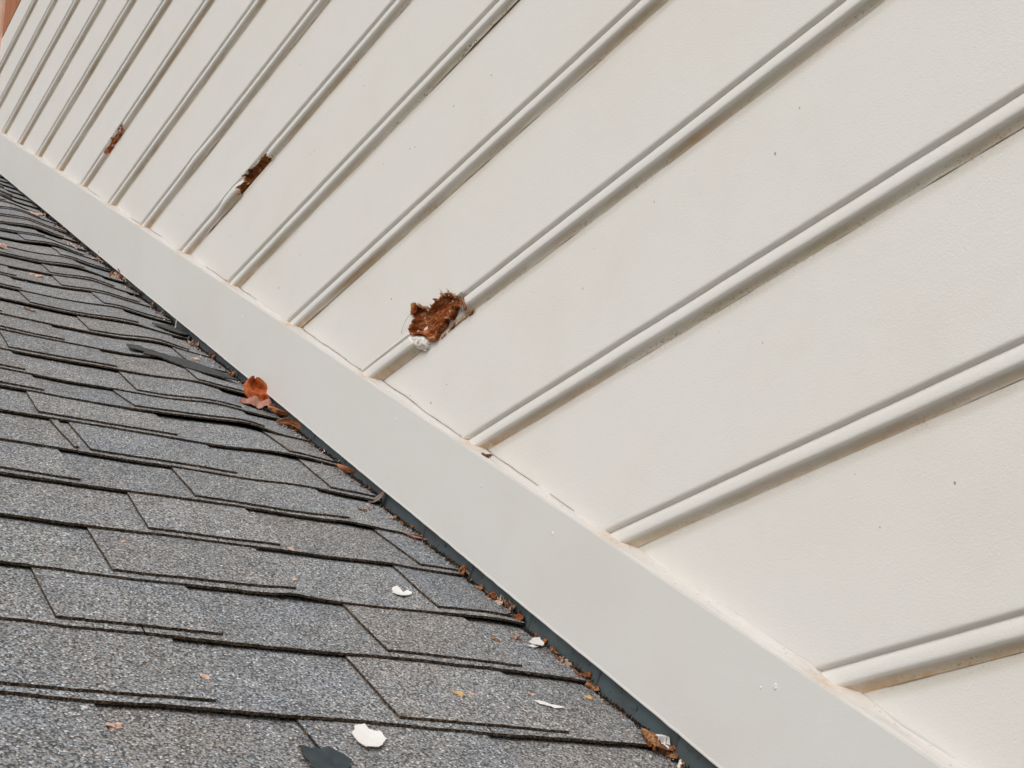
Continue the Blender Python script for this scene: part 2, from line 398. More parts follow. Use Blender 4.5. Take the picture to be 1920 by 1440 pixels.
# ------------------------------------------------------------------ step flashing (one bent piece for each course)
flash = empty('step_flashing', RF(10, 0.02, 0)); flash_inv = Vector(flash.location)
for i in range(-3, len(Ub)-1):
    u0, u1 = ub(i, 0)-0.02, ub(i+1, 0)+0.12
    V, F = [], []; nu = 14; prof = [(0.10, -0.0150), (0.045, -0.0150), (0.024, -0.0145), (0.0205, -0.012), (0.0200, 0.004), (0.0198, 0.03), (0.0196, 0.075)]
    off = 0.002*(1 if i % 2 else 0) + 0.003
    for a in range(nu+1):
        u = u0+(u1-u0)*a/nu
        for k, (v, h) in enumerate(prof):
            w = 0.0035*n1(u*1.4, 5+i*0.01)*(1 if k > 2 else 0.3) + 0.002*n1(u*4, i+1)*(k > 3)
            V.append(RF(u, v+off*(1-a/nu)+w, h) - flash_inv)
    n = len(prof)
    for a in range(nu):
        for k in range(n-1): F.append((a*n+k, a*n+k+1, (a+1)*n+k+1, (a+1)*n+k))
    o = mesh_obj('flashing_piece', V, F, [M_FLASH], flash, smooth_faces=True)
    md = o.modifiers.new('thick', 'SOLIDIFY'); md.thickness = 0.0006
tag(flash, 'dark blue-grey metal step flashing showing below the trim board where roof meets wall', 'flashing')

# ------------------------------------------------------------------ wall: siding boards
wall = empty('house_wall')
tag(wall, 'off-white painted wall of horizontal beaded siding with a trim board along the roof', 'wall', kind='thing')
XN = -3.0; ZTOP = 15.83
def xt(z): return (z-C0)/TW              # where the trim cuts the wall, in courses
# core behind the siding so that nothing shows through the cracks
z_hi = ZTOP-0.02
core_pts = [(XN, -6.2), (XN, z_hi), (xt(z_hi)+1.1, z_hi), ]
xz = [(XN, C1+TW*XN-0.3), (XN, z_hi), ((z_hi-C1)/TW+0.3, z_hi)]
V = [(x*S, y, z*S) for y in (-0.024, -0.09) for x, z in xz]
mesh_obj('wall_core', V, [(0, 2, 1), (3, 4, 5), (0, 1, 4, 3), (1, 2, 5, 4), (2, 0, 3, 5)], [M_CORE], wall)

# cross-section of one board, (outward, up) in mm, 0 = top of the bead as seen
PROF = [(-7.2, -32.4), (-6.9, -30.6), (-6.0, -28.9), (-4.4, -27.1), (-2.4, -25.2), (0.0, -23.2), (2.2, -21.4), (3.6, -20.5), (4.5, -19.6), (5.1, -18.2), (5.25, -16), (5.0, -12.5), (4.5, -9.4), (3.7, -6.4), (2.6, -3.8), (1.3, -1.8), (0.1, -0.7),
        (-0.9, -0.3), (-1.6, 0.2), (-1.2, 0.9), (0.8, 1.5), (3.2, 2.3), (5.2, 3.3), (6.3, 4.5), (6.8, 6.2), (6.85, 8.5)]
PROF = [(d*0.85, z*0.85) for d, z in PROF]
NB = len(PROF)
def dens(P, i0, i1, k):
    out = []
    for i in range(len(P)-1):
        out.append(P[i])
        if i0 <= i < i1:
            for j in range(1, k): t = j/k; out.append((P[i][0]*(1-t)+P[i+1][0]*t, P[i][1]*(1-t)+P[i+1][1]*t))
    out.append(P[-1]); return out
FLAT = [11, 20, 35, 60, 95, 130, 155, 170, 180, 186, 195]
def flat_d(z): return 5.82-0.0655*(z-7.2)
P6 = [(8.289, 5.994), (8.237, 5.887), (8.164, 5.81), (8.165, 5.781), (8.453, 5.786), (8.555, 5.788), (8.705, 5.751), (8.856, 5.854), (8.855, 5.941), (8.748, 5.938), (8.735, 6.01), (8.606, 6.005), (8.515, 5.978), (8.323, 5.973)]
P9 = [(12.30, 9.0), (12.20, 8.95), (12.26, 8.89), (12.42, 8.90), (12.50, 8.86), (12.62, 8.90), (12.72, 8.86), (12.86, 8.91), (12.88, 8.95), (12.70, 8.955), (12.58, 8.99), (12.46, 8.96)]
P3 = [(6.053, 3.191), (6.001, 3.2), (5.938, 3.151), (5.857, 3.094), (5.803, 3.109), (5.748, 3.107), (5.677, 3.117), (5.612, 3.096), (5.56, 3.053), (5.499, 2.993), (5.492, 2.957), (5.493, 2.912), (5.549, 2.957), (5.591, 2.974), (5.614, 2.948), (5.67, 2.922), (5.712, 2.946), (5.756, 2.91), (5.814, 2.876), (5.85, 2.852), (5.915, 2.869), (5.948, 2.923), (6.01, 2.969), (6.136, 3.016), (6.122, 3.074), (6.041, 3.103)]
F3 = [(6.141, 2.98), (6.116, 3.007), (6.04, 2.975), (5.986, 2.945), (5.939, 2.885), (5.947, 2.847), (6.007, 2.838), (6.108, 2.906)]

def crack_open(k, x):
    g = 1.6*n1(x*0.8, k+70) + 1.3*n1(x*6, k+71) + 0.9*n1(x*17, k+72) + 0.05
    if k == 5: g += 3.6*math.exp(-((x-4.75)/0.8)**2) + 1.1*math.exp(-((x-5.9)/0.8)**2)
    if k == 6: g += 2.5*math.exp(-((x-9.45)/0.28)**2)
    if k == 0: g += 1.2*math.exp(-((x-2.7)/0.35)**2)
    if k == 4: g += 0.7
    if k in (7, 10): g += 0.6
    return max(0.0, g)
def swell(k, x):
    """local swelling of the bead (patched, waterlogged places): outward factor and upward shift"""
    if k == 6: return 0.34*smooth(8.75, 8.95, x)*(1-smooth(9.12, 9.4, x))
    if k == 3: return 0.30*smooth(5.95, 6.15, x)
    if k == 7: return 0.20*math.exp(-((x-9.9)/0.35)**2)
    return 0.0
boards = {}
for k in range(-5, 16):
    zk = float(k)
    ztop_mm = 195 if k < 15 else (ZTOP-15)*S*1000
    flat = [f for f in FLAT if f < ztop_mm-2] + [ztop_mm]
    prof = [(d, z) for d, z in PROF]
    fine = k in (3, 6, 9)
    if fine: prof = dens(prof, 0, NB-1, 2)
    nb = len(prof)
    if k == 3: flat = sorted(set(flat) | {11 + 2.5*q for q in range(16)})
    prof = prof + [(flat_d(z), z) for z in flat]
    # samples along the board
    xe = xt(zk+1.0)+0.05
    xs = []
    x = XN
    while x < xe:
        xs.append(x)
        st = 0.06 if x > 0.8 else 0.3
        if fine:
            a, b = {3: (5.38, 6.25), 6: (8.0, 9.0), 9: (12.1, 12.95)}[k]
            if a <= x <= b: st = 0.0085
        x += st
    xs.append(xe)
    V, F, FM, G, MO, RU = [], [], [], [], [], []
    n = len(prof); inside = []
    for x in xs:
        wob = 0.5*n1(x*2.1, k+1) + 0.25*n1(x*9, k+2)
        gap = crack_open(k, x); sw = swell(k, x)
        for j, (d, z) in enumerate(prof):
            zz = z; dd = d
            if j < nb:
                bead = smooth(7.2, 1.8, z)*smooth(-31, -24, z)
                dd += wob*0.45*bead; zz += wob*0.8*bead
                if z < -17: dd += gap*0.9*smooth(-20.5, -26.5, z)
                if sw:
                    c = smooth(8, -2, z)
                    dd = dd + 16*sw*c*smooth(-31, -17, z); zz = zz + (z+12)*sw*0.5*c
            xl = x
            # ends follow the trim's slope
            xc = xt(zk + zz/1000/S) + 0.012
            if x > xc: xl = xc
            rot = False
            if fine:
                zu = zk + zz/1000/S
                if k == 6 and j < nb:
                    e = 0.07*fbm(xl*9, zu*22, 2.0)
                    if in_poly(xl+e, zu+e*0.3, P6):
                        pd = poly_dist(xl+e, zu+e*0.3, P6)*S*1000
                        dd = min(dd, dd-min(15, pd*1.6)) + 2.6*fbm(xl*18, zu*40, 5); rot = True
                elif k == 9 and j < nb:
                    e = 0.06*fbm(xl*9, zu*20, 3.0)
                    if in_poly(xl+e, zu+e, P9):
                        pd = poly_dist(xl+e, zu+e, P9)*S*1000
                        dd = dd - min(4.5, pd*1.2) + 2.2*fbm(xl*22, zu*22, 6); rot = True
                elif k == 3 and (j < nb or z < 50):
                    ea = 5.47 + 0.05*fbm(zu*16, 1, 1) + (0.03 if z < -10 else 0); eb = 6.02 + 0.03*fbm(zu*20, 4, 1) + 0.10*smooth(-30, 0, z)
                    if z > 0 and in_poly(xl, zu, P3) and poly_dist(xl, zu, P3)*S*1000 > 1.2:
                        dd = min(dd, -6); rot = None
                    elif ea < xl < eb and -30 < z < 5.5:
                        dd = min(dd, -8.2 + 0.7*fbm(xl*5, zu*5, 8))
                        rot = None
            V.append((xl*S, dd/1000, (zk*S)+zz/1000)); inside.append(rot)
            # wear attributes
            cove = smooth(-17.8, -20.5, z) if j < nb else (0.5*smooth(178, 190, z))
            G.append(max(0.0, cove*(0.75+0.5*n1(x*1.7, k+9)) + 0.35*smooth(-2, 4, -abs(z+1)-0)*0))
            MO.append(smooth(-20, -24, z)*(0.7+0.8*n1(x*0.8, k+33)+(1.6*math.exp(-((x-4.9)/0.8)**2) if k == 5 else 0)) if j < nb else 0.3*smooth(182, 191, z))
            RU.append((cove if j < nb else 0)*(smooth(xc-0.7, xc-0.03, x)*(0.75+0.6*n1(k*3.3, 8)) + 0.7*max(0, n1(x*0.9, k+81)) + 0.6*smooth(-23, -26, z)*max(0, 0.55+n1(x*2.2, k+91))))
    for a in range(len(xs)-1):
        for j in range(n-1):
            q = (a*n+j, a*n+j+1, (a+1)*n+j+1, (a+1)*n+j)
            # drop slivers past the trim cut
            if abs(V[q[0]][0]-V[q[3]][0]) < 1e-6 and abs(V[q[1]][0]-V[q[2]][0]) < 1e-6: continue
            F.append(q); c = sum(1 for w in q if inside[w] is True)
            FM.append(1 if c >= 2 else 0)
    o = mesh_obj('siding_board', V, F, [M_SIDING, M_CAV if k == 6 else M_ROT], wall, FM, True, {'grime': [max(0, g) for g in G], 'mould': [max(0, g) for g in MO], 'rust': [max(0, g) for g in RU]})
    boards[k] = o
boards[3]['label'] = 'siding board with its bead torn open by rot near the trim'
boards[6]['label'] = 'siding board with a brown hollow broken into its bead'
boards[9]['label'] = 'siding board with a small rust-brown rot patch on its bead'

# ------------------------------------------------------------------ rot, splinters and filler on the boards
def height_patch(name, P, mat, parent, step, hf, floor, mats=None):
    """lumpy piece standing on the wall over polygon P (courses), heights in mm from hf(x,z,edge_mm)"""
    x0, x1 = min(p[0] for p in P)-0.02, max(p[0] for p in P)+0.02; z0, z1 = min(p[1] for p in P)-0.02, max(p[1] for p in P)+0.02
    nx, nz = int((x1-x0)/step)+1, int((z1-z0)/step)+1
    idx = {}; V = []; F = []
    for a in range(nx+1):
        for b in range(nz+1):
            x, z = x0+a*step, z0+b*step
            e = 0.018*fbm(x*16, z*16, 1.5)
            if in_poly(x+e, z+e*0.7, P):
                h = hf(x, z, poly_dist(x+e, z+e*0.7, P)*S*1000)
                idx[a, b] = len(V); V.append((x*S + 0.0006*n1(x*90+z*50, 3), h/1000, z*S + 0.0006*n1(z*90+x*50, 4)))
    top = []
    for (a, b) in idx:
        if (a+1, b) in idx and (a, b+1) in idx and (a+1, b+1) in idx:
            top.append((idx[a, b], idx[a, b+1], idx[a+1, b+1], idx[a+1, b]))
    F += top
    ec = {}
    for f in top:
        for q in range(4):
            e = (f[q], f[(q+1) % 4]); ec[frozenset(e)] = ec.get(frozenset(e), []) + [e]
    low = {}
    for k2, es in ec.items():
        if len(es) == 1:
            a, b = es[0]
            for v in (a, b):
                if v not in low: low[v] = len(V); V.append((V[v][0], floor/1000, V[v][2]))
            F.append((b, a, low[a], low[b]))
    return mesh_obj(name, V, F, [mat], parent)
def h3(x, z, e):
    face = 5.8 if z > 3.025 else 4.0
    rim = face + 1.2 + 2.6*fbm(x*30, z*30, 1)
    inner = -3.5 + 5.0*fbm(x*9, z*16, 2.2, 3) + 2.5*fbm(x*30, z*55, 5, 2)
    t = smooth(1.5, 6.5, e)
    return rim*(1-t) + inner*t - 3.0*smooth(2.96, 2.86, z)
rw = height_patch('rotted_wood', P3, M_ROT, boards[3], 0.0065, h3, -9); rw['label'] = 'crumbling rust-brown rotten wood in the torn bead'
fl = height_patch('filler_lump', F3, M_FILLER, boards[3], 0.0065, lambda x, z, e: 0.5 + 6.5*smooth(0, 6, e) + 3.2*fbm(x*16, z*16, 7), -8); fl['label'] = 'chipped whitish filler below the rot'
def splinter(name, parent, p, q, w, t, mat, rnd):
    p, q = Vector(p), Vector(q); ax = (q-p); L = ax.length; ax = ax.normalized()
    s = ax.cross(Vector((0.3, 0.9, 0.1)).normalized()).normalized(); n = ax.cross(s)
    V, F = [], []; m = 6
    for i in range(m+1):
        f = i/m; ww = w*(0.35+0.9*math.sin(math.pi*min(1, f*0.8+0.15)))*rnd.uniform(0.7, 1.2); tt = t*rnd.uniform(0.6, 1.2)*(1-0.6*f)
        c = p + ax*(L*f) + s*rnd.uniform(-w, w)*0.35 + n*rnd.uniform(-t, t)*0.5
        V += [c+s*ww+n*tt, c-s*ww+n*tt*0.8, c-s*ww-n*tt, c+s*ww*0.8-n*tt]
    for i in range(m):
        for j in range(4): a, b = i*4+j, i*4+(j+1) % 4; F.append((a, b, b+4, a+4))
    F += [(3, 2, 1, 0), tuple(m*4+j for j in range(4))]
    return mesh_obj(name, V, F, [mat], parent)
rn = random.Random(3)
def W(x, z, d): return (x*S, d/1000, z*S)
# chunk that sticks out above the hole, torn fibres round the rim, brown remnants along the lower edge
splinter('wood_splinter', boards[3], W(6.07, 3.16, 4), W(5.98, 3.19, 13), 0.0075, 0.005, M_ROT, rn)
for _ in range(26):
    i = rn.randrange(0, 12); a, b = P3[i], P3[i+1]; f = rn.random(); x, z = a[0]+(b[0]-a[0])*f, a[1]+(b[1]-a[1])*f
    dx, dz = rn.uniform(-0.045, 0.03), rn.uniform(-0.02, 0.03)
    splinter('wood_splinter', boards[3], W(x, z-0.015, 5), W(x+dx, z+dz, rn.uniform(6, 15)), rn.uniform(0.0007, 0.0018), 0.0006, rn.choice([M_SPLINT, M_SPLINT, M_ROT]), rn)
for x, z in ((5.44, 2.868), (5.50, 2.878), (5.54, 2.876), (5.60, 2.872), (5.66, 2.870), (5.70, 2.866), (5.78, 2.858)):
    splinter('wood_splinter', boards[3], W(x+0.035, z-0.008, -6), W(x-0.04, z+0.006, -3), rn.uniform(0.0012, 0.0028), 0.0014, rn.choice([M_ROT, M_SPLINT]), rn)
for x, z in ((5.46, 2.90), (5.455, 2.93), (5.47, 2.955), (5.44, 2.885)):
    splinter('wood_splinter', boards[3], W(x+0.02, z, 3), W(x-0.02, z+0.015, 9), 0.002, 0.0015, rn.choice([M_ROT, M_SPLINT]), rn)
def thread(name, parent, pts, r, mat):
    cu = bpy.data.curves.new(name, 'CURVE'); cu.dimensions = '3D'; cu.bevel_depth = r; cu.bevel_resolution = 1
    sp = cu.splines.new('POLY'); sp.points.add(len(pts)-1)
    for p, q in zip(sp.points, pts): p.co = tuple(q)+(1,)
    tmp = bpy.data.objects.new(name, cu); COL.objects.link(tmp)
    dg = bpy.context.evaluated_depsgraph_get(); me = bpy.data.meshes.new_from_object(tmp.evaluated_get(dg))
    bpy.data.objects.remove(tmp, do_unlink=True)
    me.materials.clear(); me.materials.append(mat)
    o = bpy.data.objects.new(name, me); COL.objects.link(o); o.parent = parent; return o
thread('loose_fibre', boards[3], [W(6.05, 3.146, 10), W(6.09, 3.13, 12), W(6.15, 3.105, 11), W(6.21, 3.08, 7), W(6.26, 3.054, 2)], 0.00028, M_FIBRE)
# rim of the hollow in board 6, pale torn paint edge along its lower side
for _ in range(16):
    i = rn.randrange(0, len(P6)); a, b = P6[i-1], P6[i]; f = rn.random(); x, z = a[0]+(b[0]-a[0])*f, a[1]+(b[1]-a[1])*f
    z = max(z, 5.865)
    splinter('wood_splinter', boards[6], W(x, z, 1), W(x+rn.uniform(-0.05, 0.05), z+rn.uniform(-0.01, 0.02), rn.uniform(3, 9)), rn.uniform(0.001, 0.0024), 0.0009, rn.choice([M_SPLINT, M_ROT]), rn)
for _ in range(10):
    x = rn.uniform(12.2, 12.85); z = 8.93+rn.uniform(-0.06, 0.05)
    splinter('wood_splinter', boards[9], W(x+0.03, z-0.01, 1), W(x-0.03, z+0.012, rn.uniform(4, 7)), rn.uniform(0.0008, 0.002), 0.0009, rn.choice([M_ROT, M_SPLINT, M_ROT]), rn)

# ------------------------------------------------------------------ trim board and caulk
YT = 0.078*S
def trim():
    V, F = [], []; sec = 9
    xs = []; x = XN-1.2
    while x < 20.6: xs.append(x); x += 0.045 if 1.5 < x < 12 else 0.09
    nx, nz = -math.sin(math.atan(TW)), math.cos(math.atan(TW))     # across the board, upwards
    for x in xs:
        jt = 0.0006*n1(x*2, 1)+0.0003*n1(x*11, 2); jb = 0.0009*n1(x*1.3, 5)+0.00045*n1(x*14, 6)+0.0004*n1(x*45, 8)
        ps = [(0.0, C0, 0.0), (YT-0.0022, C0, -0.0002+jt), (YT-0.0006, C0, -0.0010+jt), (YT, C0, -0.0028+jt),
              (YT, C1, 0.0040+jb), (YT+0.0005, C1, 0.0022+jb), (YT+0.0003, C1, 0.0008+jb), (YT-0.0010, C1, jb), (0.0045, C1, 0.0)]
        for y, c, off in ps:
            V.append((x*S + nx*off, y, (c+TW*x)*S + nz*off))
    for a in range(len(xs)-1):
        for k in range(sec):
            b = (k+1) % sec
            F.append((a*sec+k, (a+1)*sec+k, (a+1)*sec+b, a*sec+b))
    F += [tuple(range(sec)), tuple(len(V)-1-j for j in range(sec))]
    return mesh_obj('trim_board', V, F, [M_TRIM], wall)
tb = trim()
for p in tb.data.polygons: p.use_smooth = False
# blisters and chips in the trim's paint
for (x, z, r) in ((6.293, 2.416, 2.6), (5.398, 1.607, 1.6), (4.793, 1.108, 3.2), (3.437, -0.023, 3.6), (8.689, 4.402, 2.6), (3.52, -0.01, 1.6), (7.3, 3.25, 1.5)):
    V = [(x*S, YT+0.0011, z*S)]; F = []; m = 12
    for ring, rr, hh in ((0, 0.55, 0.0013), (1, 1.0, -0.0004)):
        for a in range(m):
            t = 2*math.pi*a/m; q = rr*r*(0.75+0.4*rn.random())/1000
            V.append((x*S+q*math.cos(t)*0.7, YT+hh*(0.6+0.6*rn.random()) if ring == 0 else YT+hh, z*S+q*math.sin(t)*1.3))
    for a in range(m):
        b = (a+1) % m; F.append((0, 1+b, 1+a)); F.append((1+a, 1+b, 1+m+b, 1+m+a))
    mesh_obj('paint_blister', V, F, [M_TRIM], tb)
def caulk():
    V, F, RU = [], [], []; sec = 7
    nx, nz = -math.sin(math.atan(TW)), math.cos(math.atan(TW))
    xs = []; x = XN
    while x < 19.3: xs.append(x); x += 0.03 if 1.5 < x < 12 else 0.06
    bx = [xt(k-0.06) for k in range(-5, 16)]
    for x in xs:
        far = 1-0.35*smooth(8, 16, x)
        d = (0.0030 + 0.0042*abs(n1(x*1.6, 12)) + 0.0012*n1(x*8, 13))*far
        near = min(abs(x-b) for b in bx)
        rust = math.exp(-(near/0.09)**2)
        d += 0.003*math.exp(-(near/0.12)**2)
        lip = 0.0010 + 0.0034*max(0, n1(x*2.3, 15)) + 0.0012*max(0, n1(x*11, 16))
        for k, (fy, fo) in enumerate(((1.0, -0.0012), (0.94, 0.0004), (0.75, 0.0006), (0.55, 0.0011), (0.45, 0.0018), (0.07, None), (0.0, None))):
            y = YT*fy
            fl = flat_d((((C0+TW*x) % 1.0)*S*1000)) / 1000
            if k == 5: y, o = fl + 0.0018 + lip*0.4, d*0.7
            elif k == 6: y, o = fl - 0.0008 + lip*0.7, d
            else: o = fo + 0.0012*n1(x*5, 17+k)*(fy < 0.95)
            if k == 0: y = YT*0.985
            V.append((x*S+nx*o, y, (C0+TW*x)*S+nz*o)); RU.append(rust*(0.5+0.8*abs(n1(x*3, 19))))
    hx, hz = 5.377, 1.838
    for a in range(len(xs)-1):
        for k in range(sec-1):
            q = (a*sec+k, (a+1)*sec+k, (a+1)*sec+k+1, a*sec+k+1)
            cx = sum(V[w][0] for w in q)/4/S
            if abs(cx-hx) < 0.026 and k in (2, 3, 4): continue
            F.append(q)
    return mesh_obj('caulk_strip', V, F, [M_CAULK], wall, None, True, {'rust': RU})
ck = caulk()
# dark ribbons painted as the crack's shadow between caulk and siding, broken into stretches
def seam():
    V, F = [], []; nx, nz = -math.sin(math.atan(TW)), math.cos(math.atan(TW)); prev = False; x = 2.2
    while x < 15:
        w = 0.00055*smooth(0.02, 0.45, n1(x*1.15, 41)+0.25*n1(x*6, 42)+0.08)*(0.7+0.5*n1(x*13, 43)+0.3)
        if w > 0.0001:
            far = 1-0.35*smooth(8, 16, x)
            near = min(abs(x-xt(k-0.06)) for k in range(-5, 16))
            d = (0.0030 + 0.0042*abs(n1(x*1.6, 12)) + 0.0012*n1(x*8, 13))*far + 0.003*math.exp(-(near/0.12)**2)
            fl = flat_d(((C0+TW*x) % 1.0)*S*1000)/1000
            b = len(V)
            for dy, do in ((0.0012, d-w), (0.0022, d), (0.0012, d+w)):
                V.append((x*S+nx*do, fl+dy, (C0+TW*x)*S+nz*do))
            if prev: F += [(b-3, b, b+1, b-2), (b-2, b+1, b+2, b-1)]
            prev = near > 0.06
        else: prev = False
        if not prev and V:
            if F: mesh_obj('seam_shade', V, F, [M_SEAM_SHADE], ck)
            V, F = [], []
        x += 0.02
    if F: mesh_obj('seam_shade', V, F, [M_SEAM_SHADE], ck)
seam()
# insect hole through the caulk under one bead: dark tube
V, F = [], []; m = 12
hc = Vector((5.377*S, YT*0.42, (C0+TW*5.377)*S+0.0015))
for ring, r, dz in ((0, 0.0068, 0.0014), (1, 0.0048, 0.0010), (2, 0.0042, -0.012)):
    for a in range(m):
        t = 2*math.pi*a/m; V.append((hc.x + r*math.cos(t)*(1+0.15*rn.random()), hc.y + r*math.sin(t)*0.8, hc.z + dz + r*math.cos(t)*TW))
for ring in range(2):
    for a in range(m): b = (a+1) % m; F.append((ring*m+a, ring*m+b, (ring+1)*m+b, (ring+1)*m+a))
F.append(tuple(2*m+a for a in range(m)))
mesh_obj('drill_hole', V, F, [M_CAV], ck)

# ------------------------------------------------------------------ stained wood above the far end of the siding
ev = empty('upper_wood_panel', (18.5*S, 0, ZTOP*S)); el = Vector(ev.location)
def box(name, a, b, mat, parent, off, bev=0.002):
    bm = bmesh.new(); bmesh.ops.create_cube(bm, size=1)
    for v in bm.verts: v.co = Vector(((a[i]+b[i])/2+(b[i]-a[i])*v.co[i]) for i in range(3)) - off
    bmesh.ops.bevel(bm, geom=list(bm.edges), offset=bev, segments=2, affect='EDGES')
    me = bpy.data.meshes.new(name); bm.to_mesh(me); bm.free(); me.materials.append(mat)
    o = bpy.data.objects.new(name, me); COL.objects.link(o); o.parent = parent; return o
for j in range(8):
    x1 = 19.32-j*0.9
    box('redwood_board', ((x1-0.89)*S, -0.05, ZTOP*S+0.002), (x1*S, -0.004, 21*S), M_RED, ev, el)
box('cedar_corner_post', (19.33*S, -0.06, ZTOP*S-0.3), (19.95*S, 0.012, 21*S), M_CEDAR, ev, el, 0.004)
tag(ev, 'reddish-brown stained wood boards above the far upper-left end of the siding', 'wood panel')

# ------------------------------------------------------------------ litter on the roof
def chip(name, P, mat, label, cat, lift_h=0.001, thick=0.0009, curl=0.0, group=None, flat_on=None, rim=None, seed=0):
    """thin flake with outline P in roof coordinates, gently curled and resting on the shingles"""
    cu = sum(p[0] for p in P)/len(P); cv = sum(p[1] for p in P)/len(P)
    r2 = random.Random(seed+int(cu*1000))
    O = RF(cu, cv, surf(cu, cv))
    # densify and roughen outline
    Q = []
    for i in range(len(P)):
        a, b = P[i-1], P[i]; m = max(2, int(math.hypot(a[0]-b[0], a[1]-b[1])/0.018))
        for j in range(m):
            t = j/m; Q.append((a[0]+(b[0]-a[0])*t + r2.uniform(-1, 1)*0.006, a[1]+(b[1]-a[1])*t + r2.uniform(-1, 1)*0.006))
    rad = max(math.hypot(p[0]-cu, p[1]-cv) for p in P)
    V, F = [], []; rings = [1.0, 0.8, 0.5, 0.2]
    def hgt(u, v, f):
        base = flat_on if flat_on is not None else surf(u, v)
        return base + lift_h + curl*((u-cu)**2*1.0+(v-cv)**2*0.4)/rad**2 + 0.0008*fbm(u*14, v*14, cu)
    for lay in (0, 1):
        for f in rings:
            for (u, v) in Q:
                uu, vv = cu+(u-cu)*f, cv+(v-cv)*f
                V.append(RF(uu, vv, hgt(uu, vv, f) + (thick if lay == 0 else 0)) - O)
        V.append(RF(cu, cv, hgt(cu, cv, 0) + (thick if lay == 0 else 0)) - O)
    n = len(Q); per = n*len(rings)+1
    for lay in (0, 1):
        b0 = lay*per
        for r in range(len(rings)-1):
            for j in range(n):
                k = (j+1) % n; q = (b0+r*n+j, b0+r*n+k, b0+(r+1)*n+k, b0+(r+1)*n+j)
                F.append(q if lay == 0 else q[::-1])
        for j in range(n):
            q = (b0+(len(rings)-1)*n+j, b0+(len(rings)-1)*n+(j+1) % n, b0+per-1); F.append(q if lay == 0 else q[::-1])
    nf = len(F)
    for j in range(n): k = (j+1) % n; F.append((k, j, per+j, per+k))
    fm = [0]*nf + [1]*n
    o = mesh_obj(name, V, F, [mat, rim or mat], None, fm); o.location = O
    bm = bmesh.new(); bm.from_mesh(o.data); bmesh.ops.recalc_face_normals(bm, faces=bm.faces); bm.to_mesh(o.data); bm.free()
    return tag(o, label, cat, group)
chip('asphalt_sliver', [(12.043, 0.975), (12.082, 0.874), (11.960, 0.724), (11.840, 0.395), (11.620, 0.216), (11.448, 0.126), (11.460, 0.317), (11.562, 0.567), (11.785, 0.755), (11.810, 0.891), (11.929, 0.844), (11.908, 0.921), (11.909, 0.992)],
     M_FELT, 'long dark grey sliver of torn shingle lying slantwise on the roof', 'shingle scrap', 0.0005, 0.0022, 0.001, rim=M_EDGE, flat_on=0.0068)
chip('asphalt_scrap', [(13.325, 0.384), (13.425, 0.261), (13.464, 0.081), (13.482, 0.050), (13.346, 0.050), (13.319, 0.050), (13.142, 0.050), (13.065, 0.137), (13.119, 0.253)],
     M_FELT, 'dark torn shingle scrap with an upright nail beside the flashing', 'shingle scrap', 0.003, 0.002, 0.002, rim=M_EDGE)
chip('asphalt_scrap', [(5.539, 2.014), (5.511, 1.911), (5.461, 1.864), (5.417, 1.851), (5.331, 1.897), (5.311, 1.997), (5.392, 2.026)],
     M_FELT2, 'blue-grey pointed shingle scrap at the bottom edge of the photo', 'shingle scrap', 0.002, 0.0022, 0.003, rim=M_EDGE)
chip('paint_chip', [(5.703, 1.684), (5.699, 1.645), (5.662, 1.625), (5.658, 1.588), (5.596, 1.595), (5.540, 1.643), (5.508, 1.696), (5.516, 1.736), (5.568, 1.741), (5.636, 1.733)],
     M_WHITE, 'largest white paint chip, oval, lying on the lowest shingles', 'paint chip', 0.0012, 0.0008, 0.004, 'paint chips on the roof', rim=M_PINK)
chip('paint_chip', [(7.164, 0.760), (7.186, 0.718), (7.147, 0.702), (7.105, 0.707), (7.147, 0.664), (7.119, 0.652), (7.072, 0.690), (7.050, 0.754), (7.068, 0.769), (7.100, 0.783)],
     M_WHITE, 'two-lobed white paint chip alone on the middle shingles', 'paint chip', 0.001, 0.0008, 0.003, 'paint chips on the roof')
chip('paint_chip', [(6.640, 0.117), (6.655, 0.058), (6.587, 0.060), (6.545, 0.107), (6.548, 0.162), (6.594, 0.166)],
     M_WHITE, 'crumpled white paint chip among wood crumbs near the flashing', 'paint chip', 0.0015, 0.0008, 0.006, 'paint chips on the roof', rim=M_PINK)
chip('paint_chip', [(6.568, 0.176), (6.578, 0.141), (6.548, 0.126), (6.532, 0.177), (6.542, 0.212)],
     M_WHITE, 'small pale flake touching the crumpled white chip', 'paint chip', 0.001, 0.0008, 0.003, 'paint chips on the roof')
chip('paint_sliver', [(5.961, 0.567), (5.948, 0.522), (5.884, 0.427), (5.884, 0.487), (5.925, 0.559)],
     M_WHITE, 'thin white paint sliver lying on the bluish lower shingle', 'paint chip', 0.0008, 0.0006, 0.002, 'paint chips on the roof')

